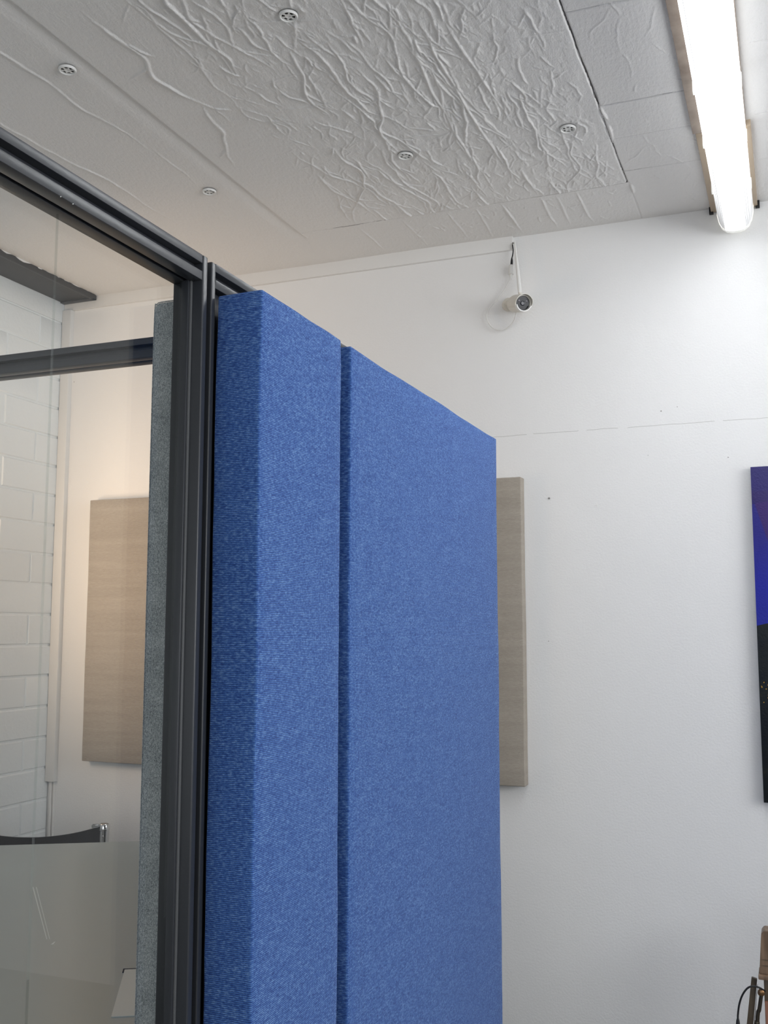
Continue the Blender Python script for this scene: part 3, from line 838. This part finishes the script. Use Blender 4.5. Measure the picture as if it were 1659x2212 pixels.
# small hardware left in the wall
def screw(x, z, lab, star=False):
    t = thing('wall_screw' if not star else 'wall_plug', lab, 'screw' if not star else 'plug', (x, D, z))
    if not star:
        b = B(); lathe(b, (x, D+.002, z), (.25, -1, .05), [(0, .0022), (.007, .0022), (.0075, .0042), (.0095, .0040), (.0105, .002), (.0105, 0)], 14, False); obj('head', b, M_screw, t)
    else:
        b = B(); lathe(b, (x, D, z), (0, -1, 0), [(0, .0045), (.0012, .0040), (.0015, .0024), (-.0005, .0018), (-.0005, 0)], 12, False); obj('collar', b, M_white, t)
        b = B()
        for k in range(4):
            an = PI/2*k+.2; c, s = math.cos(an), math.sin(an)
            hexa(b, [(x+c*.004-s*.0012, D, z+s*.004+c*.0012), (x+c*.011, D, z+s*.011), (x+c*.011, D-.0004, z+s*.011), (x+c*.004-s*.0012, D-.0012, z+s*.004+c*.0012),
                     (x+c*.004+s*.0012, D, z+s*.004-c*.0012), (x+c*.0112, D, z+s*.0112), (x+c*.0112, D-.0004, z+s*.0112), (x+c*.004+s*.0012, D-.0012, z+s*.004-c*.0012)])
        obj('flange', b, M_white, t)
screw(-.9283, .542, 'small grey screw in the white wall right of the taupe panel')
screw(-.7311, .506, 'tiny star-shaped white wall plug between screw and painting', True)

# ---------------------------------------------------------------- painting
def painting():
    t = thing('painting', 'dark blue and black abstract canvas cut by the right picture edge', 'painting', (.31, 4.18, -.641))
    b = B(); box(b, -.131, .75, 4.164, 4.1655, -.641, .624, .0005); obj('painted_face', b, M_art, t)
    b = B(); box(b, -.1305, .7495, 4.1652, 4.199, -.6405, .6235, .003); obj('canvas_edge', b, M_artedge, t)
painting()

# ---------------------------------------------------------------- meeting table and chair behind the glass
TZ = -.87
U = Vector((math.cos(math.radians(30.6)), math.sin(math.radians(30.6)), 0)); V_ = Vector((U.y, -U.x, 0))
F0 = Vector((-1.24*TZ/-.66, 1.75*TZ/-.66, TZ))           # corner of the cable flap
def tp(u, v, z=0): p = F0 + U*u + V_*v; return (p.x, p.y, TZ+z)
def tslab(bm, u0, u1, v0, v1, z0, z1):
    hexa(bm, [tp(u0, v1, z0), tp(u1, v1, z0), tp(u1, v0, z0), tp(u0, v0, z0), tp(u0, v1, z1), tp(u1, v1, z1), tp(u1, v0, z1), tp(u0, v0, z1)])
def table():
    c = tp(-.39, -.6)
    t = thing('meeting_table', 'grey smoked-glass meeting table standing behind the glass partition', 'table', (c[0], c[1], FL))
    b = B(); tslab(b, -1.08, .30, -1.640, .45, -.012, 0)
    bmesh.ops.bevel(b, geom=b.edges[:], offset=.002, segments=2, affect='EDGES'); obj('table_top', b, M_table, t)
    for (u, v) in ((-.98, -1.5), (.15, -1.5), (-.98, .30), (.15, .30)):
        p = tp(u, v); b = B(); lathe(b, (p[0], p[1], FL), (0, 0, 1), [(0, .03), (.01, .034), (.02, .026), (H+TZ-.02, .026), (H+TZ-.0125, .05)], 24); obj('leg', b, M_chrome, t)
    b = B(); tslab(b, .0025, .108, .003, .33, .0002, .0022); obj('cable_flap', b, M_lid, t, label='pale metal cable flap')
    b = B(); tslab(b, -.0015, .110, -.0018, .0035, .0001, .0026); tslab(b, -.0016, .0022, -.001, .024, .0001, .0026); obj('flap_gap', b, M_gasket, t, label='black gap at the flap corner')
    # pale streak meshes standing in for a light reflection on the tabletop
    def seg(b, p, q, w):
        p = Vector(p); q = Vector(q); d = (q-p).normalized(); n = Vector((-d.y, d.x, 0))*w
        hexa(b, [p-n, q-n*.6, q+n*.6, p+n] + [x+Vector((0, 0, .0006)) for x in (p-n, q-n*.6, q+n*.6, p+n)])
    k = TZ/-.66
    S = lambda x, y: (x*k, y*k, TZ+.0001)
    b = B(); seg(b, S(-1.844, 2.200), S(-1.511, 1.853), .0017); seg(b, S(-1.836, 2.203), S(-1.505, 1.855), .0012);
    seg(b, S(-1.476, 1.827), S(-1.483, 1.845), .0035); obj('reflection_streak', b, M_reflection, t, label='long pale streak painting a light reflection')
table()
def chair():
    P = Vector((-2.816, 3.8, 0)); e = -U; wd = .56
    ztop = -.838
    t = thing('meeting_chair', 'black leather chair with chrome posts behind the grey table', 'chair', (P.x+e.x*wd/2, P.y+e.y*wd/2, FL))
    fwd = V_                                   # the chair faces the table
    q = P + e*wd
    for pp in (P, q):
        b = B(); lathe(b, (pp.x, pp.y, FL+.03), (0, 0, 1), [(0, .015), (ztop-.012-FL-.03, .023)], 24); obj('post', b, M_chrome, t)
        b = B(); lathe(b, (pp.x, pp.y, ztop-.030), (0, 0, 1), [(0, .0232), (.002, .0252), (.022, .0252), (.028, .0220), (.031, .014), (.0315, 0)], 24, False); obj('post_cap', b, M_chrome, t)
        b = B(); s = 1 if pp is P else -1
        c = pp + e*(.030*s); hexa(b, [(c.x+dx*e.x*.022+dv*V_.x*.010, c.y+dx*e.y*.022+dv*V_.y*.010, z) for z in (ztop-.022, ztop-.002) for dx, dv in ((-1, -1), (1, -1), (1, 1), (-1, 1))])
        bmesh.ops.bevel(b, geom=b.edges[:], offset=.004, segments=2, affect='EDGES'); obj('strap_clamp', b, M_chrome, t)
        b = B(); lathe(b, tuple(Vector((pp.x, pp.y, ztop-.052))+V_*.0220), V_, [(0, .0042), (.004, .0040), (.006, .002), (.0062, 0)], 12, False); obj('bolt', b, M_chrome, t)
        b = B(); tube(b, [(pp.x, pp.y, FL+.45), (pp.x+fwd.x*.25, pp.y+fwd.y*.25, FL+.455), (pp.x+fwd.x*.46, pp.y+fwd.y*.46, FL+.44), (pp.x+fwd.x*.5, pp.y+fwd.y*.5, FL+.38), (pp.x+fwd.x*.5, pp.y+fwd.y*.5, FL+.016)], .014, 12, 6); obj('leg', b, M_chrome, t)
    # sling back: sags between the posts, hugging them
    b = B(); n = 28; rows = []
    for i in range(n+1):
        s = i/n; c = P + e*(wd*(.004+.992*s)); sag = 4*s*(1-s)
        top = ztop-.004 - .040*sag**.8
        ring = []
        for k in range(9):
            z = top - .22*k/8; bow = -.040*sag + .010*math.sin(PI*k/8)
            th = .004 + (.0135 if (s < .05 or s > .95) else 0)
            ring.append((c + V_*(-bow+.0)+V_*th, c + V_*(-bow)-V_*th, z))
        rows.append([b.verts.new((r[0].x, r[0].y, r[2])) for r in ring] + [b.verts.new((r[1].x, r[1].y, r[2])) for r in ring[::-1]])
    m = len(rows[0])
    for p, r in zip(rows, rows[1:]):
        for k in range(m): b.faces.new((p[k], p[(k+1) % m], r[(k+1) % m], r[k]))
    b.faces.new(rows[0]); b.faces.new(rows[-1][::-1]); obj('backrest', b, M_leather, t)
    b = B()
    for k in range(13):
        pass
    rows = []
    for i in range(13):
        f = .02 + .46*i/12; sagz = -.03*math.sin(PI*i/12)
        rows.append([b.verts.new(tuple(Vector((P.x, P.y, FL+.455+sagz+dz)) + e*ww + V_*f)) for ww, dz in ((.0, .008), (wd, .008), (wd, -.008), (0, -.008))])
    for p, r in zip(rows, rows[1:]):
        for k in range(4): b.faces.new((p[k], p[(k+1) % 4], r[(k+1) % 4], r[k]))
    b.faces.new(rows[0]); b.faces.new(rows[-1][::-1]); obj('seat', b, M_leather, t)
chair()

# ---------------------------------------------------------------- small wooden stand at the lower right
def stand():
    t = thing('wooden_stand', 'brown wooden stand with black cable at the lower right corner', 'stand', (-.05, 3.7, FL))
    b = B()
    o = [(-.1505, -1.113), (.06, -1.113), (.06, -.978), (-.132, -.978), (-.1405, -.988)]
    lo = [b.verts.new((x, 3.69, z)) for x, z in o]; hi = [b.verts.new((x, 3.76, z)) for x, z in o]
    b.faces.new(lo); b.faces.new(hi[::-1])
    for i in range(len(o)): b.faces.new((lo[i], lo[(i+1) % len(o)], hi[(i+1) % len(o)], hi[i]))
    bmesh.ops.bevel(b, geom=b.edges[:], offset=.0015, segments=2, affect='EDGES'); obj('head_block', b, M_wood, t)
    b = B()
    for z in (-1.068, -1.086): box(b, -.140, .055, 3.6885, 3.6905, z-.0009, z+.0009)
    obj('scored_line', b, M_wood2, t, label='dark scored lines')
    b = B(); box(b, -.1535, .065, 3.675, 3.765, -1.128, -1.1135, .003); obj('ledge', b, M_wood, t)
    b = B(); box(b, -.1385, .05, 3.705, 3.75, -1.21, -1.1275, .003); obj('lower_block', b, M_wood2, t)
    b = B(); box(b, -.138, -.098, 3.700, 3.738, FL, -1.2, .003); obj('front_leg', b, M_wood3, t, label='reddish front leg')
    b = B(); box(b, .0, .04, 3.705, 3.743, FL, -1.2, .003); obj('front_leg', b, M_wood3, t)
    b = B(); hexa(b, [(-.2475, 3.742, FL), (-.2225, 3.742, FL), (-.2225, 3.756, FL), (-.2475, 3.756, FL), (-.1775, 3.735, -1.1415), (-.1600, 3.735, -1.1455), (-.1600, 3.749, -1.1455), (-.1775, 3.749, -1.1415)])
    bmesh.ops.bevel(b, geom=b.edges[:], offset=.0012, segments=2, affect='EDGES'); obj('slat_leg', b, M_wood2, t, label='dark slanted back slat')
    b = B(); hexa(b, [(-.2215, 3.738, FL), (-.2155, 3.738, FL), (-.2155, 3.750, FL), (-.2215, 3.750, FL), (-.1605, 3.738, -1.165), (-.1595, 3.738, -1.165), (-.1595, 3.750, -1.165), (-.1605, 3.750, -1.165)]); obj('brace', b, M_gasket, t)
    b = B(); tube(b, [(-.1465, 3.69, -1.175), (-.155, 3.69, -1.225), (-.1635, 3.69, -1.275), (-.19, 3.69, FL+.01)], [.0058, .0062, .0066, .006], 14, 5); obj('rod', b, M_rod, t)
    b = B(); lathe(b, (-.1475, 3.684, -1.172), (0, 1, 0), [(0, 0), (0, .007), (.003, .0108), (.012, .0108), (.015, .007), (.03, .006)], 20, False); obj('knob', b, M_brass, t)
    b = B(); lathe(b, (-.1630, 3.69, -1.262), (-.16, 0, -1), [(0, .0075), (.003, .0088), (.018, .0088), (.021, .0075)], 18); obj('collar', b, M_rod, t)
    b = B(); tube(b, [(-.136, 3.70, -1.168), (-.142, 3.69, -1.162), (-.152, 3.682, -1.1545), (-.166, 3.678, -1.1505), (-.181, 3.676, -1.1535), (-.194, 3.676, -1.165), (-.2065, 3.676, -1.186), (-.2155, 3.676, -1.213), (-.2205, 3.676, -1.243), (-.2215, 3.676, -1.262)], .0031, 10, 8); obj('cable', b, M_bcable, t)
    b = B(); lathe(b, (-.2213, 3.676, -1.257), (-.02, 0, -1), [(0, .0035), (.006, .0052), (.024, .0072), (.045, .0076), (.06, .0032), (-FL-1.257-.004, .0030)], 16); obj('plug', b, M_bcable, t)
stand()
